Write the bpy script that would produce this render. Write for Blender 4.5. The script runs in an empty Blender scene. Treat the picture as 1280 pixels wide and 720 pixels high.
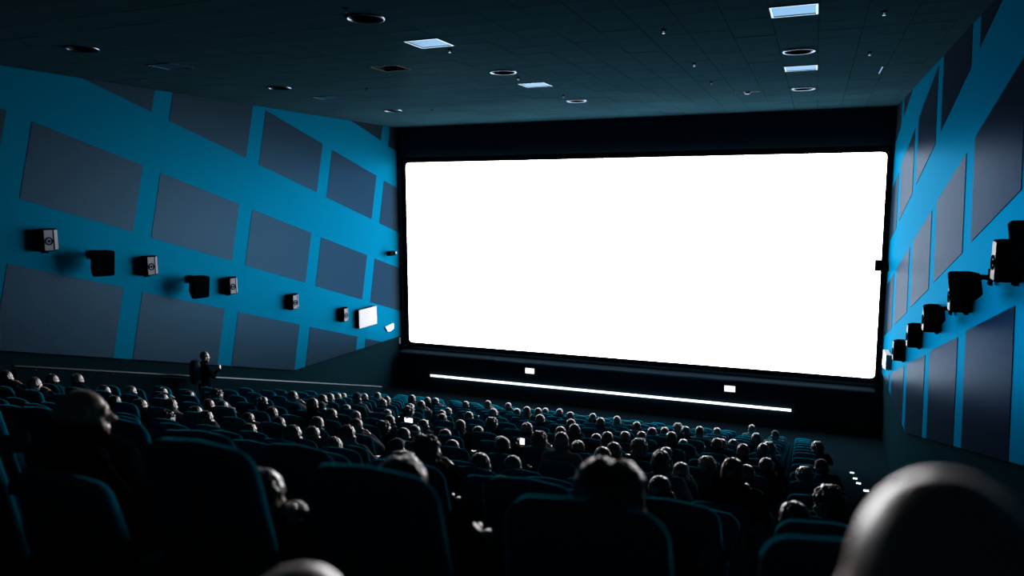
import bpy, bmesh, math, random
from mathutils import Vector, Matrix, noise

# ---------------------------------------------------------------- camera, world, exposure
S = bpy.context.scene
COL = S.collection
ZO = 7.40                      # height of the camera above the front floor
CX = 6.433                     # camera X; hall centre line is X = 0; screen wall at Y = SD
SD = 25.45
def cam_axes(yaw, pitch, roll):
    f = Vector((-math.sin(yaw), math.cos(yaw), 0)); r = Vector((math.cos(yaw), math.sin(yaw), 0)); u = Vector((0, 0, 1))
    f2 = f * math.cos(pitch) - u * math.sin(pitch); u2 = u * math.cos(pitch) + f * math.sin(pitch)
    r3 = r * math.cos(roll) + u2 * math.sin(roll); u3 = u2 * math.cos(roll) - r * math.sin(roll)
    return r3, u3, f2
_r, _u, _f = cam_axes(0.38447, 0.12293, -0.00392)
cd = bpy.data.cameras.new('camera'); cam = bpy.data.objects.new('camera', cd); COL.objects.link(cam)
cd.sensor_width = 36; cd.lens = 934.0 / 1280 * 36; cd.clip_start = 0.05
cam.matrix_world = Matrix(((_r.x, _u.x, -_f.x, CX), (_r.y, _u.y, -_f.y, 0), (_r.z, _u.z, -_f.z, ZO), (0, 0, 0, 1)))
cd.dof.use_dof = True; cd.dof.focus_distance = 13.0; cd.dof.aperture_fstop = 1.4
S.camera = cam
W = bpy.data.worlds.new('world'); S.world = W; W.use_nodes = True
W.node_tree.nodes['Background'].inputs[0].default_value = (0.0, 0.0, 0.0, 1)
S.view_settings.view_transform = 'Standard'; S.view_settings.look = 'None'
S.view_settings.exposure = 0.0; S.view_settings.gamma = 1.0; S.view_settings.use_curve_mapping = False
SCREEN_L = 11.0
S.cycles.max_bounces = 6; S.cycles.diffuse_bounces = 2; S.cycles.glossy_bounces = 3
rnd = random.Random(7)

# ---------------------------------------------------------------- materials
def mat(name, col, rough=0.6, spec=0.5, metal=0.0, emit=0.0, bump=0.0, bscale=40.0, vary=0.0, vscale=6.0, sheen=0.0, stint=None, srough=0.35, edge=None):
    m = bpy.data.materials.new(name); m.use_nodes = True; t = m.node_tree; b = t.nodes['Principled BSDF']
    b.inputs['Base Color'].default_value = (*col, 1); b.inputs['Roughness'].default_value = rough
    b.inputs['Specular IOR Level'].default_value = spec; b.inputs['Metallic'].default_value = metal
    if sheen:
        b.inputs['Sheen Weight'].default_value = sheen; b.inputs['Sheen Roughness'].default_value = srough
        b.inputs['Sheen Tint'].default_value = (*(stint or [min(1, 0.3 + 2.5 * c) for c in col]), 1)
    if edge: b.inputs['Specular Tint'].default_value = (*edge, 1)
    if emit:
        b.inputs['Emission Color'].default_value = (*col, 1); b.inputs['Emission Strength'].default_value = emit
    tc = t.nodes.new('ShaderNodeTexCoord')
    if vary:
        n = t.nodes.new('ShaderNodeTexNoise'); n.inputs['Scale'].default_value = vscale; n.inputs['Detail'].default_value = 4
        mx = t.nodes.new('ShaderNodeMix'); mx.data_type = 'RGBA'
        mx.inputs[6].default_value = (*[c * (1 - vary) for c in col], 1); mx.inputs[7].default_value = (*[min(1, c * (1 + vary)) for c in col], 1)
        t.links.new(tc.outputs['Object'], n.inputs['Vector']); t.links.new(n.outputs['Fac'], mx.inputs[0]); t.links.new(mx.outputs[2], b.inputs['Base Color'])
    if bump:
        n = t.nodes.new('ShaderNodeTexNoise'); n.inputs['Scale'].default_value = bscale; n.inputs['Detail'].default_value = 3
        bp = t.nodes.new('ShaderNodeBump'); bp.inputs['Strength'].default_value = bump; bp.inputs['Distance'].default_value = 0.01
        t.links.new(tc.outputs['Object'], n.inputs['Vector']); t.links.new(n.outputs['Fac'], bp.inputs['Height']); t.links.new(bp.outputs['Normal'], b.inputs['Normal'])
    return m
M = dict(
    screen=mat('screen_picture', (1.0, 0.99, 1.0), emit=SCREEN_L),
    mask=mat('black_masking', (0.002, 0.005, 0.008), 0.8, 0.0),
    black=mat('black_wall_fabric', (0.008, 0.022, 0.034), 0.8, 0.0, bump=0.2),
    lower=mat('dark_blue_grey_dado', (0.002, 0.009, 0.013), 0.75, 0.0, bump=0.1, vary=0.15),
    blue=mat('blue_satin_wall_paint', (0.0006, 0.060, 0.113), 0.42, 0.0, metal=0.25, edge=(0.0, 0.55, 0.85), bump=0.05, bscale=25, vary=0.04, vscale=3),
    panel=mat('slate_acoustic_panel', (0.0095, 0.0200, 0.0315), 0.36, 0.0, metal=0.60, edge=(0.150, 0.220, 0.290), bump=0.3, bscale=60, vary=0.12, vscale=30),
    ceil=mat('dark_ceiling_void', (0.004, 0.010, 0.014), 0.9, 0.1),
    tile=mat('dark_ceiling_tile', (0.010, 0.032, 0.044), 0.42, 0.0, metal=0.30, edge=(0.08, 0.14, 0.17), bump=0.12, bscale=120, vary=0.45, vscale=0.7),
    floor=mat('dark_carpet', (0.002, 0.006, 0.009), 0.9, 0.0, bump=0.4, bscale=90, vary=0.4, vscale=12),
    seat=mat('dark_teal_seat_fabric', (0.002, 0.100, 0.155), 0.75, 0.0, bump=0.2, bscale=150, sheen=0.8, stint=(0.02, 0.35, 0.5), srough=0.2),
    plastic=mat('black_plastic', (0.004, 0.007, 0.010), 0.6, 0.0),
    arm=mat('dark_armrest', (0.001, 0.012, 0.019), 0.7, 0.0),
    chrome=mat('polished_trim', (0.10, 0.12, 0.15), 0.25, 0.0, metal=1.0, edge=(0.4, 0.45, 0.5)),
    vent=mat('satin_vent_metal', (0.040, 0.058, 0.080), 0.38, 0.0, metal=1.0, edge=(0.4, 0.5, 0.6)),
    hole=mat('lamp_recess_black', (0.003, 0.004, 0.005), 0.7, 0.1),
    grille=mat('pale_grey_grille', (0.15, 0.165, 0.21), 0.5, 0.05),
    cabinet=mat('black_cabinet', (0.0012, 0.003, 0.005), 0.7, 0.0),
    white=mat('white_enamel', (0.30, 0.31, 0.35), 0.5, 0.05),
    mark=mat('grey_mark', (0.35, 0.40, 0.50), 0.6),
    led=mat('white_led', (1.0, 0.98, 0.97), emit=2.5),
    sign=mat('lit_sign_white', (1.0, 1.0, 1.0), emit=1.6),
    steplight=mat('step_light_white', (0.9, 0.95, 1.0), emit=2.0),
    phone=mat('phone_screen_lit', (1.0, 0.98, 1.0), emit=2.2),
    rail=mat('brushed_rail', (0.055, 0.066, 0.075), 0.45, 0.0, metal=1.0, edge=(0.08, 0.09, 0.1)),
    ledge=mat('satin_black_ledge', (0.004, 0.008, 0.012), 0.6, 0.0),
    skin_a=mat('skin_light', (0.46, 0.30, 0.24), 0.36, 0.7, bump=0.1, sheen=0.6, stint=(1.0, 0.85, 0.8), srough=0.22),
    skin_b=mat('skin_brown', (0.26, 0.15, 0.11), 0.36, 0.7, bump=0.1, sheen=0.6, stint=(1.0, 0.85, 0.8), srough=0.22),
    hair_dark=mat('hair_dark', (0.006, 0.005, 0.005), 0.28, 0.8, bump=0.4, bscale=70, sheen=1.0, stint=(1.0, 0.84, 0.80), srough=0.20),
    hair_brown=mat('hair_brown', (0.016, 0.012, 0.010), 0.28, 0.8, bump=0.4, bscale=70, sheen=1.0, stint=(1.0, 0.84, 0.80), srough=0.20),
    hair_fair=mat('hair_fair', (0.085, 0.065, 0.055), 0.28, 0.8, bump=0.4, bscale=70, sheen=1.0, stint=(1.0, 0.84, 0.80), srough=0.20),
    hair_grey=mat('hair_grey', (0.07, 0.068, 0.07), 0.28, 0.8, bump=0.4, bscale=70, sheen=1.0, stint=(1.0, 0.84, 0.80), srough=0.20),
    cap=mat('dark_cap_cloth', (0.02, 0.05, 0.07), 0.8, 0.2),
    shirt_navy=mat('shirt_navy', (0.004, 0.010, 0.020), 0.85, 0.0, bump=0.2),
    shirt_black=mat('shirt_black', (0.003, 0.005, 0.008), 0.85, 0.0, bump=0.2),
    shirt_teal=mat('shirt_teal', (0.004, 0.025, 0.034), 0.85, 0.0, bump=0.2),
    shirt_pale=mat('pale_shirt', (0.13, 0.14, 0.16), 0.85, 0.0, bump=0.2),
    trouser=mat('dark_trousers', (0.005, 0.008, 0.013), 0.85, 0.0),
    shoe=mat('dark_shoe', (0.012, 0.012, 0.012), 0.5, 0.4),
    eye=mat('eye_white', (0.7, 0.7, 0.7), 0.2, 0.5),
)

# ---------------------------------------------------------------- helpers
class MB:
    """collects closed shapes; build() links them as ONE mesh object"""
    def __init__(s): s.v = []; s.f = []
    def add(s, v, f):
        o = len(s.v); s.v += [tuple(p) for p in v]; s.f += [tuple(i + o for i in q) for q in f]; return s
    def box(s, x0, x1, y0, y1, z0, z1):
        v = [(x0, y0, z0), (x1, y0, z0), (x1, y1, z0), (x0, y1, z0), (x0, y0, z1), (x1, y0, z1), (x1, y1, z1), (x0, y1, z1)]
        return s.add(v, [(0, 3, 2, 1), (4, 5, 6, 7), (0, 1, 5, 4), (1, 2, 6, 5), (2, 3, 7, 6), (3, 0, 4, 7)])
    def prism(s, poly, depth_vec):
        """closed prism of a 3-D polygon pushed along depth_vec"""
        n = len(poly); d = Vector(depth_vec); P = [Vector(p) for p in poly]
        nrm = Vector((0, 0, 0))
        for i in range(n): nrm += P[i].cross(P[(i + 1) % n])
        if nrm.dot(d) > 0: P.reverse()
        v = P + [p + d for p in P]
        f = [tuple(range(n)), tuple(reversed(range(n, 2 * n)))] + [(i, n + i, n + (i + 1) % n, (i + 1) % n) for i in range(n)]
        return s.add(v, f)
    def loft(s, rings, cap=True):
        n = len(rings[0]); v = [p for r in rings for p in r]; f = []
        for k in range(len(rings) - 1):
            for i in range(n):
                f.append((k * n + i, k * n + (i + 1) % n, (k + 1) * n + (i + 1) % n, (k + 1) * n + i))
        if cap: f += [tuple(reversed(range(n))), tuple(range((len(rings) - 1) * n, len(rings) * n))]
        return s.add(v, f)
    def tube(s, pts, rad, n=10, sx=1.0, round_end=True):
        """tapered tube along pts, rounded at both ends"""
        P = [Vector(p) for p in pts]; R = list(rad)
        if round_end:
            a = (P[0] - P[1]).normalized(); b = (P[-1] - P[-2]).normalized()
            P = [P[0] + a * R[0] * .85, P[0] + a * R[0] * .5] + P + [P[-1] + b * R[-1] * .5, P[-1] + b * R[-1] * .85]
            R = [R[0] * .45, R[0] * .85] + R + [R[-1] * .85, R[-1] * .45]
        rings = []; up = None
        for i, p in enumerate(P):
            t = (P[min(i + 1, len(P) - 1)] - P[max(i - 1, 0)]).normalized()
            if up is None:
                ref = Vector((0, 0, 1)) if abs(t.z) < .8 else Vector((0, 1, 0))
                up = (ref - t * ref.dot(t)).normalized()
            else: up = (up - t * up.dot(t)).normalized()
            sd = t.cross(up)
            rings.append([p + (sd * math.cos(2 * math.pi * k / n) * sx + up * math.sin(2 * math.pi * k / n)) * R[i] for k in range(n)])
        return s.loft(rings)
    def ell(s, c, r, nu=16, nv=10, rot=None):
        c = Vector(c); v = []; f = []
        v.append(Vector((0, 0, r[2])))
        for j in range(1, nv):
            a = math.pi * j / nv
            for i in range(nu):
                b = 2 * math.pi * i / nu
                v.append(Vector((r[0] * math.sin(a) * math.cos(b), r[1] * math.sin(a) * math.sin(b), r[2] * math.cos(a))))
        v.append(Vector((0, 0, -r[2]))); L = len(v) - 1
        if rot: v = [rot @ p for p in v]
        v = [p + c for p in v]
        for i in range(nu):
            f.append((0, 1 + i, 1 + (i + 1) % nu))
            for j in range(nv - 2):
                a = 1 + j * nu; f.append((a + i, a + nu + i, a + nu + (i + 1) % nu, a + (i + 1) % nu))
            a = 1 + (nv - 2) * nu; f.append((a + i, L, a + (i + 1) % nu))
        return s.add(v, f)
    def cyl(s, c, axis, r, h, n=24, r2=None):
        c = Vector(c); a = Vector(axis).normalized(); ref = Vector((0, 0, 1)) if abs(a.z) < .9 else Vector((1, 0, 0))
        u = a.cross(ref).normalized(); w = a.cross(u); r2 = r if r2 is None else r2
        ring = lambda q, rr: [q + (u * math.cos(2 * math.pi * k / n) + w * math.sin(2 * math.pi * k / n)) * rr for k in range(n)]
        return s.loft([ring(c, r), ring(c + a * h, r2)])
    def mesh(s, name, smooth=None):
        m = bpy.data.meshes.new(name); m.from_pydata(s.v, [], s.f)
        bm = bmesh.new(); bm.from_mesh(m); bmesh.ops.recalc_face_normals(bm, faces=bm.faces); bm.to_mesh(m); bm.free()
        if smooth is not None:
            m.shade_smooth()
            if smooth < 180: m.set_sharp_from_angle(angle=math.radians(smooth))
        m.update(); return m
    def build(s, name, m, parent=None, smooth=None):
        me = s.mesh(name, smooth); me.materials.append(m); return link(name, me, parent)
def link(name, me, parent=None):
    o = bpy.data.objects.new(name, me); COL.objects.link(o)
    if parent is not None: o.parent = parent
    return o
def tag(o, label=None, cat=None, group=None, kind=None):
    if label: o['label'] = label
    if cat: o['category'] = cat
    if group: o['group'] = group
    if kind: o['kind'] = kind
    return o
def thing(name, label, cat, loc=(0, 0, 0), rz=0.0, group=None):
    o = bpy.data.objects.new(name, None); COL.objects.link(o); o.empty_display_size = .1
    o.location = loc; o.rotation_euler = (0, 0, rz); return tag(o, label, cat, group)
def ordinal(n):
    return ['zeroth', 'first', 'second', 'third', 'fourth', 'fifth', 'sixth', 'seventh', 'eighth', 'ninth', 'tenth', 'eleventh', 'twelfth', 'thirteenth',
            'fourteenth', 'fifteenth', 'sixteenth', 'seventeenth', 'eighteenth', 'nineteenth', 'twentieth', 'twenty-first'][n]

# ---------------------------------------------------------------- the tiers of seats
ROWY = [1.7, 3.0, 4.1, 5.2, 6.3, 7.4] + [8.6 + 1.2 * i for i in range(11)]          # rear top edge of each row of seat backs
ROWH = [.77, 1.28, 1.76, 2.17, 2.58, 2.87, 3.18, 3.50, 3.81, 4.12, 4.43, 4.77, 5.10, 5.43, 5.76, 6.09, 6.42]
SEAT_H = 0.98
rowz = lambda k: ZO - (ROWH[k] if k >= 0 else .41) - SEAT_H
rowy = lambda k: ROWY[k] if k >= 0 else .40
FRONT_Z = rowz(16); HW = 8.6; CEIL = ZO + 2.59; BACK = -3.2

def floor_mesh():
    mb = MB(); ys = [BACK - .2] + [rowy(k) - .22 for k in range(-1, 17)]; zs = [rowz(-1) + .45] + [rowz(k) for k in range(-1, 17)]
    prof = [(BACK - .2, FRONT_Z - .4), (BACK - .2, zs[0])]
    for i in range(1, len(ys)): prof += [(ys[i], zs[i - 1]), (ys[i], zs[i])]
    prof += [(SD + .2, zs[-1]), (SD + .2, FRONT_Z - .4)]
    mb.prism([(-HW - .2, y, z) for y, z in prof], (2 * HW + .4, 0, 0)); return mb
tag(floor_mesh().build('floor', M['floor']), kind='structure')
# half steps down the right aisle, with a small light in every third riser
fl = bpy.data.objects['floor']
for k in range(-1, 16):
    mb = MB(); y0 = rowy(k + 1) - .22; z0 = rowz(k + 1); z1 = rowz(k)
    mb.box(6.95, 8.55, y0 - .02, y0 + .42, z0, z0 + (z1 - z0) * .5)
    mb.build('step', M['floor'], fl)

# walls
wl = MB().box(-HW - .25, -HW, BACK, SD + .2, FRONT_Z - .4, CEIL + .5).build('wall_left', M['lower'])
wr = MB().box(HW, HW + .25, BACK, SD + .2, FRONT_Z - .4, CEIL + .5).build('wall_right', M['lower'])
wf = MB().box(-HW - .2, HW + .2, SD, SD + .25, FRONT_Z - .4, CEIL + .5).build('wall_front', M['black'])
wb = MB().box(-HW - .2, HW + .2, BACK - .25, BACK, FRONT_Z - .4, CEIL + .5).build('wall_back', M['black'])
for w in (wl, wr, wf, wb): tag(w, kind='structure')

def clip(poly, conv):
    """Sutherland-Hodgman: poly clipped to convex ccw polygon conv"""
    out = poly
    for i in range(len(conv)):
        a, b = conv[i], conv[(i + 1) % len(conv)]; inp = out; out = []
        side = lambda p: (b[0] - a[0]) * (p[1] - a[1]) - (b[1] - a[1]) * (p[0] - a[0])
        for j in range(len(inp)):
            p, q = inp[j - 1], inp[j]; sp, sq = side(p), side(q)
            if (sp >= 0) != (sq >= 0):
                t = sp / (sp - sq); out.append((p[0] + (q[0] - p[0]) * t, p[1] + (q[1] - p[1]) * t))
            if sq >= 0: out.append(q)
        if not out: return []
    return out
CLAD = [(BACK, .42), (18.75, -5.42), (SD - .06, -5.48), (SD - .06, 2.585), (BACK, 2.585)]
def cladding(wall, side, base, ivec, jvec, w, h):
    x0 = side * HW; d = -side
    MB().prism([(x0, y, z + ZO) for y, z in CLAD], (d * .05, 0, 0)).build('cladding', M['blue'], wall)
    for j in range(-3, 2):
        for i in range(-9, 7):
            c = (base[0] + ivec[0] * i + jvec[0] * j, base[1] + ivec[1] * i + jvec[1] * j)
            p = [c, (c[0] + w[0], c[1] + w[1]), (c[0] + w[0] + h[0], c[1] + w[1] + h[1]), (c[0] + h[0], c[1] + h[1])]
            if j == 1: p[2] = (p[2][0] + h[0], p[2][1] + h[1]); p[3] = (p[3][0] + h[0], p[3][1] + h[1])
            p = clip(list(p), CLAD)
            if len(p) < 3: continue
            ar = abs(sum(p[k - 1][0] * p[k][1] - p[k][0] * p[k - 1][1] for k in range(len(p)))) / 2
            if ar < .02: continue
            MB().prism([(x0 + d * .05, y, z + ZO) for y, z in p], (d * .008, 0, 0)).build('panel', M['panel'], wall)
cladding(wl, -1, (14.0, .59), (3.19, -.957), (-.76, -2.86), (2.67, -.79), (-.40, -1.57))
cladding(wr, 1, (13.42, .62), (3.30, -.945), (-.34, -2.81), (2.67, -.74), (-.22, -1.52))

# ceiling: void slab, tiles, lamps and vents let into the tile grid
ce = MB().box(-HW - .2, HW + .2, BACK - .2, SD + .2, CEIL + .30, CEIL + .5).build('ceiling', M['ceil']); tag(ce, kind='structure')
TW, TL = .648, .655
lamps = {(0, 0), (0, 8), (0, 16), (-9, 8), (-9, 16), (9, 0), (9, 8), (9, 16), (-9, 0)}
vents = {(0, 3), (0, 11), (9, 3), (9, 11), (-9, 3), (-9, 11)}
spots = {(-3, 6)}
tm = MB().box(-TW / 2 + .004, TW / 2 - .004, -TL / 2 + .004, TL / 2 - .004, 0, .03).mesh('tile'); tm.materials.append(M['tile'])
tc_of = lambda i, j: (.2 + i * TW, 9.72 + j * TL)
cells = []
Rinv = Matrix((_r, _u, _f))
def to_px(p):
    q = Rinv @ (Vector(p) - Vector((CX, 0, ZO)))
    return (640 + 934 * q.x / q.z, 360 - 934 * q.y / q.z, q.z) if q.z > .05 else (9e9, 9e9, q.z)
for i in range(-14, 14):
    for j in range(-20, 25):
        if (i, j) in lamps or (i, j) in vents or (i, j) in spots: continue
        x, y = tc_of(i, j)
        if abs(x) > HW + .2 or y < BACK or y > SD: continue
        px = to_px((x, y, CEIL)); vis = -20 < px[0] < 1300 and -20 < px[1] < 200
        cells.append((0 if vis else 1, px[2] if px[2] > 0 else 99, i, j))
cells.sort(); rest = MB()
for n, (v, d, i, j) in enumerate(cells):
    x, y = tc_of(i, j); dz = rnd.uniform(0, .004)
    if n < 300 and v == 0:
        o = link('ceiling_tile', tm, ce); o.location = (x, y, CEIL + dz); o.rotation_euler = (rnd.uniform(-.004, .004), rnd.uniform(-.004, .004), 0)
    else: rest.box(x - TW / 2 + .004, x + TW / 2 - .004, y - TL / 2 + .004, y + TL / 2 - .004, CEIL + dz, CEIL + dz + .03)
tag(rest.build('ceiling_tile_field', M['tile'], ce), kind='stuff')

def ring_plate(R, hw, hl, z, th, n=32):
    """square plate with a round hole"""
    v = []; f = []
    for zz in (z, z + th):
        for k in range(n):
            a = 2 * math.pi * k / n; v.append((R * math.cos(a), R * math.sin(a), zz))
        for k in range(n):
            a = 2 * math.pi * k / n; s = 1 / max(abs(math.cos(a)) , abs(math.sin(a))); v.append((hw * math.cos(a) * s, hl * math.sin(a) * s, zz))
    for k in range(n):
        a, b = k, (k + 1) % n
        f += [(a, n + a, n + b, b), (2 * n + a, 2 * n + b, 3 * n + b, 3 * n + a), (a, b, 2 * n + b, 2 * n + a), (n + a, 3 * n + a, 3 * n + b, n + b)]
    return v, f
LPOS = {-9: 'left', 0: 'middle', 9: 'right'}
DPOS = {0: 'nearest the back of the hall', 8: 'halfway to the screen', 16: 'nearest the screen'}
for (i, j) in sorted(lamps):
    x, y = tc_of(i, j)
    t = thing('ceiling_downlight', 'round unlit recessed downlight with shiny rim, %s ceiling line, %s' % (LPOS[i], DPOS[j]), 'ceiling lamp', (x, y, CEIL), 0, 'unlit downlights in the ceiling')
    mb = MB(); v, f = ring_plate(.27, TW / 2 - .004, TL / 2 - .004, 0, .03); mb.add(v, f); mb.build('plate', M['tile'], t)
    # flared polished rim that opens below the tile
    mb = MB(); n = 36; pr = [(.288, -.002), (.284, -.016), (.268, -.022), (.240, -.008), (.235, .03), (.25, .03), (.27, .0)]
    rings = [[(r * math.cos(2 * math.pi * k / n), r * math.sin(2 * math.pi * k / n), z) for k in range(n)] for r, z in pr]
    mb.loft(rings + [rings[0]], cap=False); mb.build('rim', M['chrome'], t, smooth=60)
    mb = MB(); pr = [(.236, -.004), (.225, .10), (.16, .24), (.02, .26), (.03, .28), (.18, .27), (.245, .12), (.252, .0)]
    rings = [[(r * math.cos(2 * math.pi * k / n), r * math.sin(2 * math.pi * k / n), z) for k in range(n)] for r, z in pr]
    mb.loft(rings + [rings[0]], cap=False); mb.build('reflector', M['hole'], t, smooth=60)
for (i, j) in sorted(vents):
    x, y = tc_of(i, j)
    t = thing('ceiling_vent', 'square metal ceiling vent plate, %s line, %s' % (LPOS[i], {3: 'the one further from the screen', 11: 'the one closer to the screen'}[j]), 'vent', (x, y, CEIL), 0, 'square vents in the ceiling')
    a, b = TW / 2 - .006, TL / 2 - .006
    mb = MB(); w = .03
    mb.box(-a, a, -b, -b + w, -.012, .03).box(-a, a, b - w, b, -.012, .03).box(-a, -a + w, -b + w, b - w, -.012, .03).box(a - w, a, -b + w, b - w, -.012, .03)
    mb.build('frame', M['chrome'], t)
    mb = MB().box(-a + w, a - w, -b + w, b - w, -.004, .03); mb.build('face_plate', M['vent'], t)
x, y = tc_of(-3, 6)
t = thing('open_ceiling_hatch', 'open dark square hatch in the ceiling, left of the middle lamps', 'hatch', (x, y, CEIL))
MB().box(-.31, .31, -.31, -.28, 0, .12).box(-.31, .31, .28, .31, 0, .12).box(-.31, -.28, -.28, .28, 0, .12).box(.28, .31, -.28, .28, 0, .12).build('frame', M['ceil'], t)
MB().box(-.29, .29, -.29, .29, .12, .14).build('back_plate', M['hole'], t)
for n, (x, y, w) in enumerate([(4.09, 12.21, 'above the centre right, nearest the camera'), (4.08, 15.48, 'above the centre right, second from the camera'), (4.08, 18.1, 'above the centre right, third from the camera'),
        (7.22, 12.24, 'by the right wall, nearer the camera'), (7.23, 15.56, 'by the right wall, farther from the camera'), (.25, 15.70, 'just beyond the second middle downlight'), (.28, 12.30, 'just beyond the blue middle vent'),
        (-4.44, 20.48, 'near the left front corner of the ceiling'), (.27, 9.12, 'just behind the nearest middle downlight'), (.22, 18.97, 'between the middle vent and front middle downlight'), (-3.73, 15.81, 'between the left and middle ceiling lines')]):
    t = thing('sprinkler_head', 'small metal sprinkler head ' + w, 'sprinkler', (x, y, CEIL), 0, 'sprinkler heads in the ceiling'); t.scale = (.7, .7, .7)
    MB().cyl((0, 0, -.012), (0, 0, 1), .055, .012, 16).build('escutcheon', M['cabinet'], t)
    mb = MB().cyl((0, 0, -.05), (0, 0, 1), .014, .04, 10); mb.box(-.03, -.022, -.005, .005, -.075, -.03).box(.022, .03, -.005, .005, -.075, -.03).box(-.03, .03, -.005, .005, -.036, -.028); mb.build('body', M['chrome'], t)
    MB().cyl((0, 0, -.085), (0, 0, 1), .034, .010, 14).build('deflector', M['chrome'], t)
t = thing('smoke_detector', 'round smoke detector over a dark slot near the ceiling front', 'detector', (4.70, 20.27, CEIL))
MB().cyl((0, 0, -.05), (0, 0, 1), .06, .05, 20, .09).build('body', M['grille'], t, smooth=40)
MB().box(-.32, .32, -.02, .02, -.006, 0).build('slot', M['hole'], t)
o = MB().box(-.012, .012, -.5, .5, -.015, 0).build('ceiling_track', M['vent']); o.location = (7.575, 17.8, CEIL)
tag(o, 'thin bright metal strip on the dark ceiling near the right wall', 'track')

# ---------------------------------------------------------------- screen and front wall
def rrect(x0, x1, z0, z1, r, n=6):
    pts = []
    for cx, cz, a0 in ((x1 - r, z1 - r, 0), (x0 + r, z1 - r, 90), (x0 + r, z0 + r, 180), (x1 - r, z0 + r, 270)):
        for k in range(n + 1):
            a = math.radians(a0 + 90 * k / n); pts.append((cx + r * math.cos(a), cz + r * math.sin(a)))
    return pts
sc = thing('projection_screen', 'huge wide cinema screen glowing plain white on the front wall', 'screen', (0, 0, 0))
SX0, SX1, SZ0, SZ1 = -8.19, 8.36, -5.70, 1.255
MB().prism([(x, SD - .10, z + ZO) for x, z in rrect(SX0, SX1, SZ0, SZ1, .13)], (0, .03, 0)).build('screen_sheet', M['screen'], sc)
mb = MB(); A = rrect(SX0, SX1, SZ0, SZ1, .13); B = rrect(SX0 - .2, SX1 + .16, SZ0 - .16, SZ1 + .2, .05)
ring = lambda P, y: [(x, y, z + ZO) for x, z in P]
mb.loft([ring(A, SD - .06), ring(A, SD - .14), ring(B, SD - .14), ring(B, SD - .03), ring(A, SD - .06)], cap=False); mb.build('masking_border', M['mask'], sc)
# shelf below the screen; added metal strip imitates the lit stretch of its edge
t = thing('screen_shelf', 'long dark shelf running under the white screen', 'shelf', (0, SD, ZO - 5.97))
prof = [(0, 0), (-.62, -.02), (-.66, -.06), (-.66, -.10), (0, -.22)]
mb = MB().prism([(-8.35, y, z) for y, z in prof], (16.7, 0, 0)); mb.build('top_board', M['ledge'], t)
MB().box(-4.3, 4.1, -.675, -.66, -.095, -.03).build('lit_edge_strip', M['rail'], t)
t = MB().prism([(-7.31, SD - .02, ZO - 7.03), (-7.31, SD - .02, ZO - 6.96), (-7.31, SD - .06, ZO - 6.96), (-7.31, SD - .06, ZO - 7.03)], (13.28, 0, 0)).build('led_strip', M['led'])
tag(t, 'long thin glowing white light strip low on the front wall', 'light strip')
for x, w in ((-3.14, 'left one, under the middle of it'), (4.02, 'right one, near its right end')):
    t = thing('wall_sign', 'lit white sign below the screen, ' + w, 'sign', (x, SD, ZO - 6.45), 0, 'lit signs below the screen')
    MB().box(-.19, .19, -.07, 0, -.115, .115).build('housing', M['white'], t)
    MB().box(-.17, .17, -.078, -.07, -.095, .095).build('lit_face', M['sign'], t)

# ---------------------------------------------------------------- things on the side walls
def slim_speaker(x, y, z, side, label):
    t = thing('wall_speaker', label, 'speaker', (x, y, z + ZO), 0, 'slim speakers on the side walls')
    d = -side
    cab = [(0, -.20, 0), (0, .20, 0), (d * .13, .20, 0), (d * .24, .03, 0), (d * .24, -.20, 0)]
    mb = MB().prism([(p[0], p[1], -.23) for p in cab], (0, 0, .46)); mb.build('cabinet', M['cabinet'], t)
    # grille on the long face, woofer ring and slanted second face
    mb = MB().box(min(d * .24, d * .255), max(d * .24, d * .255), -.175, .012, -.21, .21); mb.build('grille', M['grille'], t)
    n = Vector((.17, d * .11 * 1, 0)).normalized() if False else Vector((d * .17, .11, 0)).normalized()
    a, b = Vector((d * .235, .045, 0)), Vector((d * .145, .185, 0))
    mb = MB().prism([a + Vector((0, 0, -.205)), b + Vector((0, 0, -.205)), b + Vector((0, 0, .205)), a + Vector((0, 0, .205))], n * .015); mb.build('side_grille', M['grille'], t)
    mb = MB(); c = Vector((d * .255, -.08, -.02)); m = 20
    rings = [[c + Vector((d * dx, r * math.cos(2 * math.pi * k / m), r * math.sin(2 * math.pi * k / m))) for k in range(m)] for r, dx in ((.085, 0), (.085, .01), (.062, .01), (.062, .001))]
    mb.loft(rings + [rings[0]], cap=False); mb.build('woofer_ring', M['cabinet'], t)
    MB().cyl(c, (d, 0, 0), .025, .012, 14).build('dust_cap', M['cabinet'], t)
    MB().box(min(0, d * .04), max(0, d * .04), -.06, .06, -.28, -.23).build('bracket', M['cabinet'], t)
for n, (y, z) in enumerate([(10.86, -.88), (13.40, -1.64), (16.08, -2.43), (18.70, -3.22), (21.35, -4.02)]):
    slim_speaker(-HW + .05, y, z, -1, 'slim pale-faced speaker on the left blue wall, %s from the camera' % ordinal(n + 1))
for n, (y, z) in enumerate([(9.80, -.74), (12.50, -1.47), (15.05, -2.20), (17.25, -2.90), (19.85, -3.72)]):
    slim_speaker(HW - .05, y, z, 1, 'slim black boxy speaker on the right blue wall, %s from the camera' % ordinal(n + 1))
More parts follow.
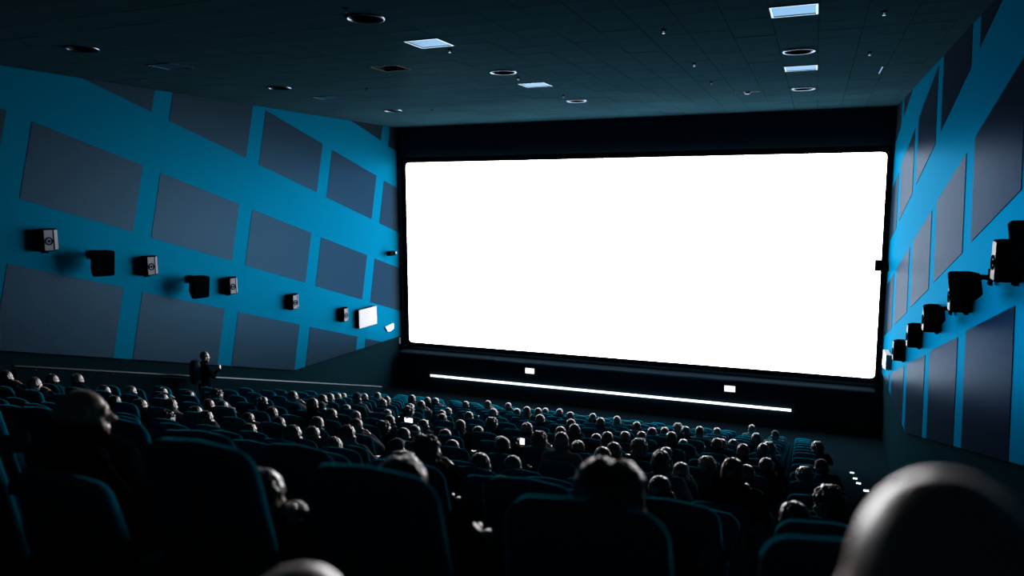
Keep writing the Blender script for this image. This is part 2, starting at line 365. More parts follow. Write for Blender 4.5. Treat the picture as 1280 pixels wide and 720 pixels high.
def horn_speaker(x, y, z, side, label, s=1.0):
    t = thing('surround_speaker', label, 'speaker', (x, y, z + ZO), 0, 'large surround speakers on the side walls')
    d = -side
    # tapered cabinet: broad curved front leaning out to the hall, narrow back, on a yoke
    mb = MB(); rings = []
    for f, hw, z0, z1 in ((.22, .20, -.16, .17), (.28, .24, -.19, .20), (.50, .33, -.27, .23), (.56, .345, -.29, .235), (.59, .33, -.285, .22)):
        rings.append([(d * f * s, yy * .66 * s, zz * s) for yy, zz in ((-hw, z0), (-hw, z1), (-hw * .8, z1 + .02), (hw * .8, z1 + .02), (hw, z1), (hw, z0), (hw * .8, z0 - .02), (-hw * .8, z0 - .02))])
    mb.loft(rings); c = mb.build('cabinet', M['cabinet'], t, smooth=30)
    mb = MB(); rings = []
    for f, k in ((.59, .90), (.605, .88)): rings.append([(d * f * s, yy * k * .66 * s, (zz * k - .03) * s) for yy, zz in ((-.33, -.27), (-.33, .22), (.33, .22), (.33, -.27))])
    mb.loft(rings); mb.build('front_grille', M['cabinet'], t)
    mb = MB().tube([(d * .03, 0, .06), (d * .13 * s, 0, .08), (d * .26 * s, 0, .05)], [.035, .035, .03], 8); mb.build('yoke_arm', M['cabinet'], t, smooth=60)
    MB().box(min(0, d * .03), max(0, d * .03), -.08, .08, -.04, .16).build('wall_plate', M['cabinet'], t)
    for ch in t.children:
        if not ch.name.startswith('wall_plate'): ch.rotation_euler = (0, d * .16, -d * .30)
horn_speaker(-HW + .08, 11.95, -1.33, -1, 'large black surround speaker on the left wall, nearer the camera')
horn_speaker(-HW + .08, 14.70, -2.17, -1, 'large black surround speaker on the left wall, farther from the camera')
horn_speaker(HW - .08, 7.75, -.36, 1, 'large black surround speaker at the right picture edge', .78)
horn_speaker(HW - .08, 10.90, -1.10, 1, 'large black surround speaker on the right wall, middle of three', .74)
horn_speaker(HW - .08, 13.60, -1.88, 1, 'large black surround speaker on the right wall, nearest the screen', .62)
# white boxes, signs and sensors near the screen
t = thing('wall_box', 'pale square box on the left blue wall near the screen', 'wall box', (-HW + .05, 22.75, ZO - 4.33))
MB().prism([(0, -.57, -.33), (0, .57, -.33), (0, .57, .33), (0, -.57, .33)], (.16, 0, 0)).build('housing', M['cabinet'], t)
MB().box(.16, .175, -.57, .57, -.33, .33).build('cover', M['white'], t)
mb = MB()
for a in ((-.07, .07, .19, .205), (-.07, -.055, .09, .205), (.055, .07, .06, .205), (-.03, .02, .12, .135)): mb.box(.175, .180, a[0], a[1], a[2], a[3])
mb.build('mark', M['mark'], t)
t = thing('wall_box', 'white wedge-shaped box on the right blue wall near the screen', 'wall box', (HW - .05, 23.1, ZO - 4.62))
MB().prism([(0, -.5, -.20), (0, .5, -.28), (0, .5, .18), (0, -.5, .22)], (-.14, 0, 0)).build('housing', M['white'], t)
for sx, lab in ((-1, 'left'), (1, 'right')):
    t = thing('exit_sign', 'small lit white sign on the %s blue wall beside the screen' % lab, 'sign', (sx * (HW - .05), 24.4 if sx < 0 else 24.35, ZO - 5.0), 0, 'lit wall signs beside the screen')
    d = -sx
    MB().prism([(0, -.30, .08), (0, .30, .13), (0, .30, -.09), (0, .05, -.15), (0, -.14, -.13)], (d * .05, 0, 0)).build('housing', M['white'], t)
    MB().prism([(d * .05, -.27, .065), (d * .05, .27, .11), (d * .05, .27, -.08), (d * .05, .05, -.13), (d * .05, -.12, -.11)], (d * .008, 0, 0)).build('lit_face', M['sign'], t)
t = thing('wall_camera', 'small dark camera on a bracket on the left blue wall beside the screen', 'camera', (-HW + .05, 24.45, ZO - 2.14))
MB().tube([(0, 0, 0), (.16, 0, 0)], [.03, .03], 8).build('bracket', M['cabinet'], t, smooth=60)
MB().box(.10, .26, -.22, .16, -.09, .08).build('body', M['cabinet'], t); MB().cyl((.18, .16, 0), (.3, 1, 0), .05, .12, 14).build('lens_hood', M['white'], t)
t = thing('wall_camera', 'black camera bracket at the right edge of the screen frame', 'camera', (HW - .05, SD - .25, ZO - 2.15))
MB().tube([(0, 0, .02), (-.22, 0, .02)], [.05, .05], 8).build('bracket', M['cabinet'], t, smooth=60)
MB().box(-.36, -.16, -.2, .2, -.16, .16).build('body', M['cabinet'], t); MB().box(-.1, .0, -.22, .12, -.16, -.02).build('junction_box', M['cabinet'], t)
o = MB().box(-HW, -HW + .05, SD - .26, SD - .14, ZO - 5.78, ZO - 5.54).build('switch_box', M['white']); tag(o, 'tiny pale switch box at the lower left corner of the screen', 'switch')

# low wall with handrail along the left aisle
t = thing('guard_rail', 'low dark wall with bright handrail along the left aisle', 'railing', (0, 0, 0))
g = [(9.0, -3.06), (21.3, -6.45)]
mb = MB().prism([(-7.12, 9.0, ZO - 3.12), (-7.12, 21.3, ZO - 6.51), (-7.12, 21.3, FRONT_Z - .05), (-7.12, 9.0, rowz(6) - .3)], (.12, 0, 0)); mb.build('low_wall', M['lower'], t)
mb = MB().tube([(-7.06, 9.0, ZO - 3.06), (-7.06, 21.42, ZO - 6.47)], [.035, .035], 10); mb.build('handrail', M['rail'], t, smooth=60)
for k in range(8):
    y = 9.4 + k * 1.65; z = -3.06 + (y - 9.0) * (-3.41 / 12.42)
    MB().cyl((-7.06, y, ZO + z - .075), (0, 0, 1), .012, .075, 8).build('post', M['rail'], t)
t = thing('front_rail', 'thin pale rail on posts in front of the first seat row', 'railing', (0, 21.5, FRONT_Z))
MB().tube([(-.25, 0, .66), (1.62, 0, .66)], [.022, .022], 8).build('bar', M['rail'], t, smooth=60)
for x in (-.2, .68, 1.57): MB().cyl((x, 0, 0), (0, 0, 1), .018, .65, 8).build('post', M['rail'], t)
for n, (y, k) in enumerate([(15.53, -5.75), (17.72, -6.41), (18.93, -6.74), (20.26, -7.07)]):
    o = MB().box(-.045, .045, -.02, .02, 0, .022).build('step_light', M['steplight']); o.location = (7.58, y, ZO + k + .005)
    tag(o, 'tiny white step light on the right aisle, %s from the camera' % ordinal(n + 1), 'step light', 'step lights on the right aisle')

# ---------------------------------------------------------------- seats
def back_outline(n=7):
    pts = []; w0, w1, z0, z1, r = .215, .232, .33, .98, .080
    pts += [(-w1, z0), (w1, z0), (w1, .62)]
    for k in range(n + 1):
        a = math.radians(90 * k / n); pts.append((w0 - r + r * math.cos(a), z1 - .012 - r + r * math.sin(a)))
    pts.append((0, z1))
    for k in range(n + 1):
        a = math.radians(90 + 90 * k / n); pts.append((-w0 + r + r * math.cos(a), z1 - .012 - r + r * math.sin(a)))
    pts.append((-w1, .62)); return pts
def back_mesh():
    o = back_outline(); c = (0, .66); mb = MB(); rings = []
    for dy, ins in ((-.034, .10), (-.032, .045), (-.022, .012), (0, 0), (.035, 0), (.055, .014), (.066, .05), (.068, .12)):
        ring = []
        for x, z in o:
            k = 1 - ins / .30; X = c[0] + (x - c[0]) * (1 - ins / .22); Z = c[1] + (z - c[1]) * k
            ring.append((X, .034 + dy + (.98 - Z) * .20, Z))
        rings.append(ring)
    mb.loft(rings); return mb
def rbox(x0, x1, y0, y1, z0, z1, r, n=3):
    """box with rounded vertical and top edges"""
    P = rrect(x0, x1, y0, y1, r, n); cx, cy = (x0 + x1) / 2, (y0 + y1) / 2; rings = []
    for z, k in ((z0, .0), (z1 - r * .5, 0.0), (z1 - r * .15, r * .15), (z1, r * .5)):
        rings.append([(cx + (x - cx) * (1 - k / ((x1 - x0) / 2)), cy + (y - cy) * (1 - k / ((y1 - y0) / 2)), z) for x, y in P])
    mb = MB(); mb.loft(rings); return mb
me = dict(back=back_mesh().mesh('backrest', 50), cushion=rbox(-.225, .225, .17, .64, .36, .475, .05).mesh('seat_cushion', 50))
me['back'].materials.append(M['seat']); me['cushion'].materials.append(M['seat'])
mb = rbox(-.035, .035, .12, .58, .62, .675, .03); mb.box(-.025, .025, .30, .42, 0.0, .63); me['arm'] = mb.mesh('armrest', 50); me['arm'].materials.append(M['arm'])
mb = MB().box(-.17, .17, .28, .40, .0, .37); mb.box(-.21, .21, .24, .52, .0, .03); me['base'] = mb.mesh('pedestal'); me['base'].materials.append(M['plastic'])
SEATX = lambda c, k: 6.56 - .0105 * k - .642 * c
AUD = [(0,1,0.00,-0.12),(0,2,-0.02,-0.19),(0,3,-0.16,-0.27),(0,4,-0.10,-0.10),(1,3,-0.10,-0.18),(2,0,-0.18,-0.12),(2,4,0.08,-0.02),(3,0,0.06,0.00),(3,1,0.07,0.12),(3,2,0.15,-0.09),(3,4,-0.01,-0.10),(3,6,-0.18,-0.14),(3,7,-0.00,-0.08),(4,0,0.10,0.00),(4,1,0.05,-0.06),(4,2,-0.02,0.14),(4,3,0.10,0.10),(4,4,-0.13,-0.10),(4,6,-0.18,-0.08),(4,7,-0.14,-0.01),(4,8,-0.01,-0.08),(4,9,-0.18,-0.14),(4,10,-0.18,-0.06),(4,11,-0.18,-0.13),(5,1,0.00,0.00),(5,2,0.01,-0.06),(5,3,-0.04,0.07),(5,4,-0.04,0.11),(5,5,-0.04,-0.03),(5,6,-0.07,-0.14),(5,7,-0.09,-0.07),(5,8,-0.18,-0.03),(5,9,-0.09,-0.07),(5,10,-0.02,-0.14),(5,11,0.05,-0.14),(5,12,-0.18,-0.14),(5,13,0.00,-0.08),(5,14,0.07,-0.14),(5,15,0.18,-0.14),(5,17,-0.18,-0.02),(5,18,-0.15,0.03),(6,0,-0.04,-0.06),(6,1,0.20,0.00),(6,2,0.11,-0.08),(6,3,-0.04,0.04),(6,4,-0.15,-0.07),(6,5,-0.06,-0.02),(6,6,0.06,-0.14),(6,7,-0.18,-0.14),(6,8,0.01,-0.14),(6,9,0.16,-0.14),(6,10,-0.10,-0.05),(6,11,0.18,0.08),(6,12,0.12,-0.14),(6,13,-0.18,-0.14),(6,14,0.15,-0.14),(6,15,-0.18,-0.14),(6,16,-0.18,-0.08),(6,17,-0.18,-0.13),(6,18,-0.18,0.02),(6,19,-0.15,-0.04),(7,0,0.18,-0.02),(7,1,-0.18,0.06),(7,3,0.12,-0.11),(7,4,-0.13,0.01),(7,5,0.10,0.07),(7,6,-0.02,0.01),(7,7,-0.18,-0.14),(7,8,0.11,-0.07),(7,9,0.18,-0.14),(7,10,0.18,-0.14),(7,11,0.14,-0.14),(7,12,0.14,-0.05),(7,14,0.18,-0.08),(7,15,-0.18,-0.05),(7,16,-0.18,-0.14),(7,17,-0.17,-0.14),(8,1,0.00,0.02),(8,2,-0.03,0.02),(8,3,-0.05,0.04),(8,4,-0.15,-0.04),(8,5,0.04,-0.13),(8,6,0.09,-0.08),(8,8,0.18,-0.07),(8,9,-0.18,-0.10),(8,10,-0.18,-0.04),(8,11,0.03,-0.14),(8,12,-0.18,-0.14),(8,13,-0.04,0.00),(8,14,-0.10,0.00),(9,1,0.05,-0.03),(9,2,-0.03,-0.06),(9,3,-0.03,-0.14),(9,4,-0.14,-0.09),(9,6,-0.06,-0.01),(9,7,0.00,0.01),(9,9,-0.18,-0.09),(9,10,-0.13,-0.12),(9,11,-0.14,-0.06),(9,12,-0.18,-0.03),(9,13,-0.14,0.04),(9,14,-0.10,-0.04),(10,0,0.18,-0.00),(10,1,-0.18,0.04),(10,2,0.05,-0.12),(10,3,-0.18,0.02),(10,4,-0.17,-0.07),(10,6,0.14,0.01),(10,9,-0.16,-0.05),(10,11,0.07,-0.14),(10,12,0.08,-0.05),(10,13,-0.18,-0.04),(10,14,-0.06,-0.03),(10,15,-0.10,-0.09),(11,3,-0.05,0.02),(11,4,-0.13,-0.08),(11,5,-0.08,-0.03),(11,9,0.07,0.04),(11,13,-0.17,0.02),(11,16,-0.16,-0.12),(12,4,-0.05,-0.01),(12,6,-0.09,0.01),(12,7,-0.06,0.01),(12,8,0.07,-0.01),(12,9,-0.06,0.00),(12,10,0.03,-0.07),(12,12,-0.00,-0.03),(12,13,-0.18,-0.03),(12,14,0.18,-0.03),(12,16,0.09,-0.05),(13,1,-0.03,0.03),(13,3,0.00,-0.05),(13,9,0.11,-0.00),(13,11,-0.06,0.01),(13,12,0.04,0.01),(14,10,-0.09,-0.06),(15,2,0.00,0.05)]
OCC = {(a[0], a[1]) for a in AUD}
def place_words(k, c):
    r = 'row %s' % '' if False else '%s row from the screen' % ordinal(17 - k)
    s = 'at the right aisle' if c == 0 else '%s from right aisle' % ordinal(c + 1)
    return r, s
def make_seat(k, c):
    r, s = place_words(k, c)
    t = thing('cinema_seat', '%s dark teal cinema seat, %s, %s' % ('occupied' if (k, c) in OCC else 'empty', r, s if c == 0 else s + ' end'), 'seat', (SEATX(c, k), rowy(k), rowz(k)), 0, 'cinema seats in the raked rows')
    link('backrest', me['back'], t); link('seat_cushion', me['cushion'], t); link('pedestal', me['base'], t)
    for sx in (-1, 1):
        o = link('armrest', me['arm'], t); o.location.x = sx * .275
    if (k, c) == (0, 4): t.scale.z = .80
    return t
for k in range(-1, 17):
    for c in range(20):
        p = [to_px((SEATX(c, k) + sx * .3, rowy(k) + .1, rowz(k) + SEAT_H)) for sx in (-1, 1)]
        if k < 0: ok = c in (0, 1)
        else: ok = (p[1][2] > .3 and p[1][0] > -4 and p[0][0] < 1290 and min(p[0][1], p[1][1]) < 722)
        if ok or (k, c) in OCC: make_seat(k, c)
o = rbox(-.07, .07, .0, .46, .28, .72, .02).build('row_end_panel', M['cabinet'], None, 50); o.location = (SEATX(0, 6) + .38, rowy(6), rowz(6)); o.data.transform(Matrix.Translation((0, 0, -.28)))
tag(o, 'dark boxy end panel at the aisle end of a row, lower right', 'panel')

# ---------------------------------------------------------------- people
def evaluated(o):
    dg = bpy.context.evaluated_depsgraph_get(); return bpy.data.meshes.new_from_object(o.evaluated_get(dg))
def remesh(mb, name, voxel, smooth_it=4):
    o = link('tmp', mb.mesh('tmp')); m = o.modifiers.new('r', 'REMESH'); m.mode = 'VOXEL'; m.voxel_size = voxel; m.use_smooth_shade = True
    s = o.modifiers.new('s', 'SMOOTH'); s.factor = .5; s.iterations = smooth_it
    me_ = evaluated(o); me_.name = name; old = o.data; bpy.data.objects.remove(o); bpy.data.meshes.remove(old); return me_
def head_shapes(mb, c, R3):
    c = Vector(c); P = lambda x, y, z: c + R3 @ Vector((x, y, z))
    E = lambda p, r, nu=18, nv=12: mb.ell(P(*p), r, nu, nv, R3)
    E((0, -.010, .014), (.074, .094, .097)); E((0, .020, -.048), (.059, .066, .082)); E((0, .062, -.098), (.028, .026, .022)); E((0, .074, .024), (.050, .018, .012), 12, 8)
    mb.tube([P(0, .080, .008), P(0, .094, -.012), P(0, .104, -.034)], [.009, .011, .015], 8)
    E((0, .082, -.064), (.022, .012, .007), 10, 6); E((0, .080, -.077), (.020, .012, .007), 10, 6)
    for s in (-1, 1):
        E((s * .077, -.008, -.018), (.010, .022, .033), 10, 8); E((s * .031, .072, .002), (.013, .012, .011), 10, 8); E((s * .046, .050, -.034), (.022, .028, .022), 10, 8)
def hand_shapes(mb, fm, wrist, direc, palm_n, side, curl):
    """palm into the body union mb; five separate bent fingers into fm"""
    d = Vector(direc).normalized(); n = Vector(palm_n).normalized(); n = (n - d * n.dot(d)).normalized(); a = d.cross(n) * side      # a points to the thumb side
    w = Vector(wrist); c = w + d * .055
    mb.ell(c, (.040, .054, .015), 12, 8, Matrix((a, d, n)).transposed())
    for q, (off, L, r) in enumerate(((.030, .074, .0086), (.010, .082, .0090), (-.011, .076, .0086), (-.030, .060, .0076))):
        p = c + d * .030 + a * off; dd = d.copy(); pts = [p]
        for seg in (.45, .32, .23):
            ang = curl * (.35 if seg == .45 else .75); dd = (dd * math.cos(ang) + n * math.sin(ang)).normalized(); p = p + dd * L * seg; pts.append(p)
        fm.tube(pts, [r, r, r * .92, r * .8], 8)
    p = w + d * .030 + a * .026; t1 = (a * .8 + d * .6 + n * .2).normalized(); t2 = (a * .3 + d * .85 + n * .4 * curl).normalized()
    fm.tube([p, p + t1 * .034, p + t1 * .034 + t2 * .030], [.0105, .0098, .0085], 8)
def make_body(J, voxel, curl=.5):
    """J: joint dict (L/R). One continuous skin; returns body, shirt, trousers, shoes meshes"""
    mb = MB(); fm = MB(); V = Vector; bones = []
    pel, wai, che, nb, hc = (V(J[k]) for k in ('pelvis', 'waist', 'chest', 'neck', 'head')); R3 = J.get('hrot', Matrix.Identity(3))
    mb.tube([pel, wai, che, che + (nb - che) * .55], [.135, .130, .140, .10], 20, 1.22); mb.ell(pel, (.17, .12, .10)); bones.append(('pelvis', pel - V((0, 0, .03)), pel)); bones.append(('torso', pel + (wai - pel) * .5, nb - (nb - che) * .12))
    mb.tube([nb - (nb - che) * .3, nb, hc + R3 @ V((0, -.02, -.06))], [.062, .054, .052], 14); bones.append(('neck', nb + V((0, 0, .028)), hc)); bones.append(('head', hc, hc + V((0, 0, .06)))); bones.append(('head', hc, hc + R3 @ V((0, .09, -.06))))
    head_shapes(mb, hc, R3)
    for s, q in ((-1, 'L'), (1, 'R')):
        sh, el, wr_, hd = (V(J[k + q]) for k in ('shoulder', 'elbow', 'wrist', 'hand'))
        mb.tube([che + (nb - che) * .45, sh], [.062, .062], 12); mb.tube([sh, sh + (el - sh) * .5, el], [.056, .047, .039], 12); mb.tube([el, el + (wr_ - el) * .35, wr_], [.040, .038, .026], 12)
        mb.tube([wr_, wr_ + (hd - wr_).normalized() * .03], [.025, .025], 10)
        bones += [('torso', che + (nb - che) * .5, sh), ('arm', sh, el), ('forearm', el, wr_ - (wr_ - el).normalized() * .012), ('hand', wr_ + (hd - wr_).normalized() * .012, hd + (hd - wr_).normalized() * .05)]
        hand_shapes(mb, fm, wr_, hd - wr_, J['palm' + q], s * J.get('flip', -1), J.get('curl' + q, curl))
        hp, kn, an, toe = (V(J[k + q]) for k in ('hip', 'knee', 'ankle', 'toe'))
        mb.tube([hp, hp + (kn - hp) * .4, kn], [.092, .080, .058], 14); mb.tube([kn, kn + (an - kn) * .3, an], [.058, .058, .038], 12)
        heel = an + (an - toe) * .30; heel.z = toe.z + .012
        mb.tube([an, an + V((0, 0, -.03))], [.038, .038], 10); mb.tube([heel, (heel + toe) / 2 + V((0, 0, .012)), toe], [.036, .038, .030], 10, 1.15)
        bones += [('leg', hp, kn), ('leg', kn, an + V((0, 0, .03))), ('foot', an - V((0, 0, .04)), toe), ('foot', heel, toe)]
    body = remesh(mb, 'body', voxel); nv = len(body.vertices)
    def cls(p):
        best = None; bd = 9
        for nme, a, b in bones:
            ab = b - a; t = max(0, min(1, (p - a).dot(ab) / max(1e-9, ab.dot(ab)))); dd = (p - a - ab * t).length - (.06 if nme in ('torso',) else .04 if nme == 'pelvis' else .02 if nme == 'leg' else 0)
            if dd < bd: bd = dd; best = nme
        return best
    vc = [cls(v.co) for v in body.vertices]; co = [v.co.copy() for v in body.vertices]; no = [v.normal.copy() for v in body.vertices]
    faces = [tuple(p.vertices) for p in body.polygons]
    def shell(name, kinds, off):
        sel = [f for f in faces if sum(vc[i] in kinds for i in f) >= len(f) - 1]; idx = {}; vv = []; ff = []
        for f in sel:
            for i in f:
                if i not in idx: idx[i] = len(vv); vv.append(co[i] + no[i] * off)
            ff.append(tuple(idx[i] for i in f))
        m = bpy.data.meshes.new(name); m.from_pydata(vv, [], ff); m.shade_smooth(); return m
    shirt = shell('shirt', {'torso', 'arm', 'forearm'}, .011); trou = shell('trousers', {'pelvis', 'leg'}, .010); shoe = shell('shoes', {'foot'}, .010)
    # fingers join the same skin mesh, rooted inside the palms
    f2 = fm.mesh('fingers'); bm = bmesh.new(); bm.from_mesh(body); bm.from_mesh(f2)
    for f in bm.faces: f.smooth = True
    bm.to_mesh(body); bm.free(); bpy.data.meshes.remove(f2)
    return body, shirt, trou, shoe

HEAD = Vector((0, .26, 1.02))
def seated(**kw):
    J = dict(pelvis=(0, .37, .585), waist=(0, .345, .68), chest=(0, .30, .795), neck=(0, .25, .915), head=tuple(HEAD))
    for s, q in ((-1, 'L'), (1, 'R')):
        J.update({'shoulder' + q: (s * .165, .275, .855), 'elbow' + q: (s * .235, .38, .70), 'wrist' + q: (s * .13, .575, .665), 'hand' + q: (s * .10, .66, .66), 'palm' + q: (0, 0, -1),
                  'hip' + q: (s * .09, .40, .565), 'knee' + q: (s * .13, .75, .545), 'ankle' + q: (s * .13, .70, .09), 'toe' + q: (s * .14, .82, .045)})
    J.update(kw); return J
BODIES = {
    'rest': make_body(seated(), .012),
    'arms': make_body(seated(elbowL=(-.275, .30, .725), wristL=(-.275, .50, .715), handL=(-.275, .60, .71), elbowR=(.275, .30, .725), wristR=(.275, .50, .715), handR=(.275, .60, .71)), .012),
    'chin': make_body(seated(elbowR=(.26, .42, .72), wristR=(.10, .42, .88), handR=(.07, .385, .94), palmR=(-.5, -1, 0), curlR=1.1), .012),
    'phone': make_body(seated(elbowR=(.24, .42, .74), wristR=(.17, .56, .87), handR=(.16, .57, .93), palmR=(0, -1, .2), curlR=.9), .012),
    'fine': make_body(seated(), .0075),
}
def rough_hair(me_, amp, freq, stretch=(1, 1, .35), seed=0):
    n = [v.normal.copy() for v in me_.vertices]
    for v, nn in zip(me_.vertices, n):
        p = Vector((v.co.x * stretch[0], v.co.y * stretch[1], v.co.z * stretch[2])) * freq + Vector((seed * 7.1, 0, 0)); v.co += nn * amp * noise.noise(p)
    me_.update()
def make_hair(kind, R3=Matrix.Identity(3), voxel=.0085):
    mb = MB(); c = HEAD.copy(); P = lambda x, y, z: c + R3 @ Vector((x, y, z)); E = lambda p, r: mb.ell(P(*p), r, 20, 14, R3)
    if kind != 'cap': E((0, -.020, .030), (.084, .096, .096))
    if kind in ('bob', 'long', 'parted'):
        E((0, -.062, -.045), (.080, .050, .095))
        for s in (-1, 1): E((s * .058, -.022, -.045), (.034, .070, .090))
    if kind == 'long':
        E((0, -.068, -.085), (.095, .036, .10))
    if kind == 'parted':
        for s in (-1, 1): E((s * .030, -.012, .046), (.070, .090, .090)); E((s * .070, -.030, -.060), (.036, .066, .105))
    if kind == 'bun': E((0, -.085, .085), (.042, .040, .040))
    if kind == 'ponytail': mb.tube([P(0, -.095, .055), P(0, -.128, .035), P(0, -.130, -.03), P(0, -.105, -.085)], [.020, .026, .022, .010], 10)
    if kind == 'curly': E((0, -.028, .030), (.108, .112, .108)); E((0, -.050, -.030), (.098, .075, .080))
    if kind == 'quiff': E((0, .040, .090), (.060, .046, .036)); E((0, -.01, .085), (.066, .070, .050))
    if kind == 'cap':
        E((0, -.010, .040), (.083, .100, .082)); mb.loft([[P(.075 * math.cos(a), .075 + .085 * max(0, math.sin(a)) - .02, z) for a in [2 * math.pi * q / 20 for q in range(20)]] for z in (.045, .055)]); E((0, -.045, -.030), (.074, .054, .055))
    m = remesh(mb, 'hair', voxel, 2)
    amp, fr = {'curly': (.020, 38), 'cap': (.001, 20), 'parted': (.009, 60)}.get(kind, (.008, 60))
    rough_hair(m, amp, fr, (1, 1, 1) if kind == 'curly' else (1, 1, .35)); m.shade_smooth(); return m
HAIR = {k: make_hair(k) for k in ('short', 'bob', 'long', 'parted', 'bun', 'ponytail', 'curly', 'quiff', 'cap')}
_cache = {}
def mm(me_, mt):
    key = (me_.name, mt.name)
    if key not in _cache:
        c = me_.copy(); c.materials.clear(); c.materials.append(mt); _cache[key] = c
    return _cache[key]
HW_ = {'hair_dark': 'dark', 'hair_brown': 'brown', 'hair_fair': 'fair', 'hair_grey': 'grey', 'cap': 'dark'}
def person(label, loc, body, hair, hm, skin, shirt, rz=0.0, zs=1.0, lean=0.0, group=None, pivot=.34):
    b, sh, tr, so = BODIES[body]
    o = link('person', mm(b, M[skin])); tag(o, label, 'person', group)
    px = Matrix.Rotation(rz, 3, 'Z') @ Vector((0, pivot, 0))
    o.location = (loc[0] - px.x, loc[1] + pivot - px.y, loc[2]); o.rotation_euler = (0, lean, rz); o.scale = (1, 1, zs)
    link('shirt', mm(sh, M[shirt]), o); link('trousers', mm(tr, M['trouser']), o); link('shoes', mm(so, M['shoe']), o)
    if hair: link('cap' if hair == 'cap' else 'hair', mm(HAIR[hair], M[hm]), o)
    return o
rp = random.Random(21)
SPECIAL = {(0, 1): ('rest', 'parted', 'hair_brown', 'skin_a', 'shirt_black'), (0, 2): ('rest', 'short', 'hair_brown', 'skin_a', 'shirt_black'), (0, 3): ('rest', 'short', 'hair_dark', 'skin_b', 'shirt_black'),
           (0, 4): ('fine', None, None, 'skin_a', 'shirt_black'), (4, 5): ('rest', 'quiff', 'hair_dark', 'skin_b', 'shirt_black'), (1, 1): ('rest', 'bun', 'hair_fair', 'skin_a', 'shirt_navy')}
PHONES = [(7, 10), (6, 6)]
def seat_label(desc, k, c):
    r, s = place_words(k, c); w = '%s, %s, %s' % (desc, r, s if c == 0 else s + ' end')
    return w
for (k, c, dx, dz) in AUD:
    X, Y, Z = SEATX(c, k) + dx, rowy(k), rowz(k)
    if (k, c) in SPECIAL: b, h, hm, sk, st = SPECIAL[(k, c)]
    else:
        b = rp.choice(['rest', 'rest', 'arms', 'chin', 'rest']); h = rp.choice(['short'] * 7 + ['bob', 'long', 'bun', 'ponytail', 'curly', 'bob', 'short', 'cap'])
        hm = rp.choice(['hair_dark'] * 3 + ['hair_brown'] * 5 + ['hair_fair'] * 2 + ['hair_grey']); hm = 'cap' if h == 'cap' else hm
        sk = rp.choice(['skin_a', 'skin_a', 'skin_b']); st = rp.choice(['shirt_navy', 'shirt_black', 'shirt_teal', 'shirt_navy', 'shirt_pale'])
    if (k, c) in PHONES: b = 'phone'
    desc = 'bald viewer' if not h else 'viewer in dark cap' if h == 'cap' else 'viewer with %s%s' % (HW_[hm] + ' ', {'short': 'short hair', 'bob': 'bob hair', 'long': 'long hair', 'parted': 'parted hair', 'bun': 'hair bun', 'ponytail': 'ponytail', 'curly': 'curly hair', 'quiff': 'high quiff'}[h])
    if b == 'phone': desc = 'viewer holding lit phone'
    rz = -math.atan(max(-1, min(1, -.8 * X / (SD - Y)))) * .55 + rp.uniform(-.14, .14)
    if b == 'phone': rz = 0
    if (k, c) == (0, 4): rz = -.70
    lean = .30 if (k, c) == (0, 3) else rp.uniform(-.04, .04)
    zs = (1.12 + dz) / 1.13
    o = person(seat_label(desc, k, c), (X, Y, Z), b, h, hm, sk, st, rz, zs, lean, 'seated viewers in the raked rows')
    if b == 'fine':
        for s in (-1, 1):
            MB().ell(HEAD + Vector((s * .031, .076, .002)), (.011, .011, .011), 12, 8).build('eye', M['eye'], o, smooth=180)
    if b == 'phone':
        t = thing('phone', 'glowing phone held up in a viewer hand, %s' % ('the farther one, left of the crowd centre' if k == 7 else 'the nearer one, in the crowd centre'), 'phone', (X + .165, Y + .555, Z + (.975) * zs), 0, None)
        w, h = (.078, .040) if k == 7 else (.037, .046)
        MB().box(-w, w, 0, .009, -h, h).build('case', M['plastic'], t)
        MB().box(-w + .004, w - .004, -.003, 0, -h + .004, h - .004).build('display', M['phone'], t)
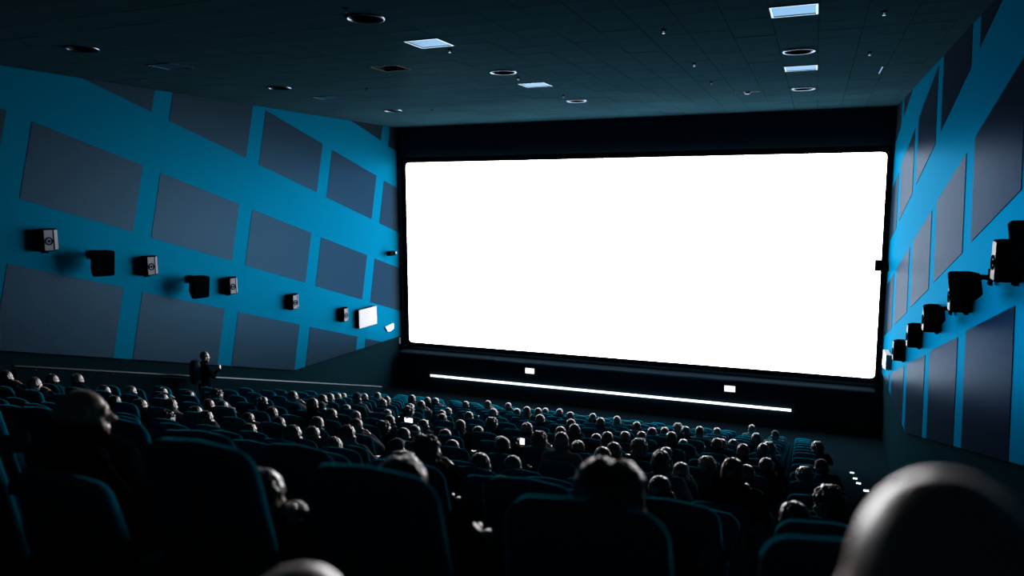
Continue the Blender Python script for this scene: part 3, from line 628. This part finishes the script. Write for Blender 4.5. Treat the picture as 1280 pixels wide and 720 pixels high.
person('bald viewer very close to the camera, head blurred at lower right', (CX + .10, .395, rowz(-1)), 'fine', None, None, 'skin_a', 'shirt_black', .10, 1.037, 0)
person('viewer very close to the camera, top of a blurred head at bottom left', (CX - .65, .54, rowz(-1)), 'fine', None, None, 'skin_a', 'shirt_black', 0, .775, .0)

# man standing in the left aisle with a bag on his back
J = dict(pelvis=(0, 0, .93), waist=(0, .01, 1.08), chest=(0, 0, 1.28), neck=(0, -.01, 1.47), head=(0, .03, 1.62), shoulderL=(-.18, 0, 1.40), shoulderR=(.18, 0, 1.40),
         elbowL=(-.24, .10, 1.16), wristL=(-.05, .27, 1.22), handL=(.03, .30, 1.26), palmL=(0, -1, 0), elbowR=(.25, .12, 1.20), wristR=(.10, .30, 1.33), handR=(.05, .34, 1.38), palmR=(-1, -.3, 0), curlR=1.2, curlL=1.0)
for s, q in ((-1, 'L'), (1, 'R')): J.update({'hip' + q: (s * .09, 0, .90), 'knee' + q: (s * .10, .03, .50), 'ankle' + q: (s * .11, 0, .09), 'toe' + q: (s * .13, .13, .045)})
BODIES['stand'] = make_body(J, .012)
SX, SY = -6.60, 13.10; SZf = rowz(10)
HEAD = Vector((0, .03, 1.62)); HAIR['stand'] = make_hair('short')
man = person('man standing in the left aisle with arms raised to his chest', (SX, SY, SZf), 'stand', 'stand', 'hair_dark', 'skin_a', 'shirt_black', -.50, 1.06, 0, None, 0)
t = thing('backpack', 'dark bulky backpack high on the back of the standing man', 'backpack', (SX - .085, SY - .155, SZf + 1.38), -.50)
mb = MB(); rbp = [(x, y) for x, y in rrect(-.17, .17, -.13, .07, .07, 4)]
mb.loft([[(x * k, y * k, z) for x, y in rbp] for z, k in ((-.26, .7), (-.22, .95), (0, 1.0), (.18, .95), (.25, .8), (.29, .5))]); mb.build('pack', M['cap'], t, smooth=60)
MB().tube([(-.10, .06, .22), (-.11, .16, .20), (-.11, .22, .05)], [.02, .02, .02], 8).build('strap', M['plastic'], t, smooth=60)
MB().tube([(.10, .06, .22), (.11, .16, .20), (.11, .22, .05)], [.02, .02, .02], 8).build('strap', M['plastic'], t, smooth=60)
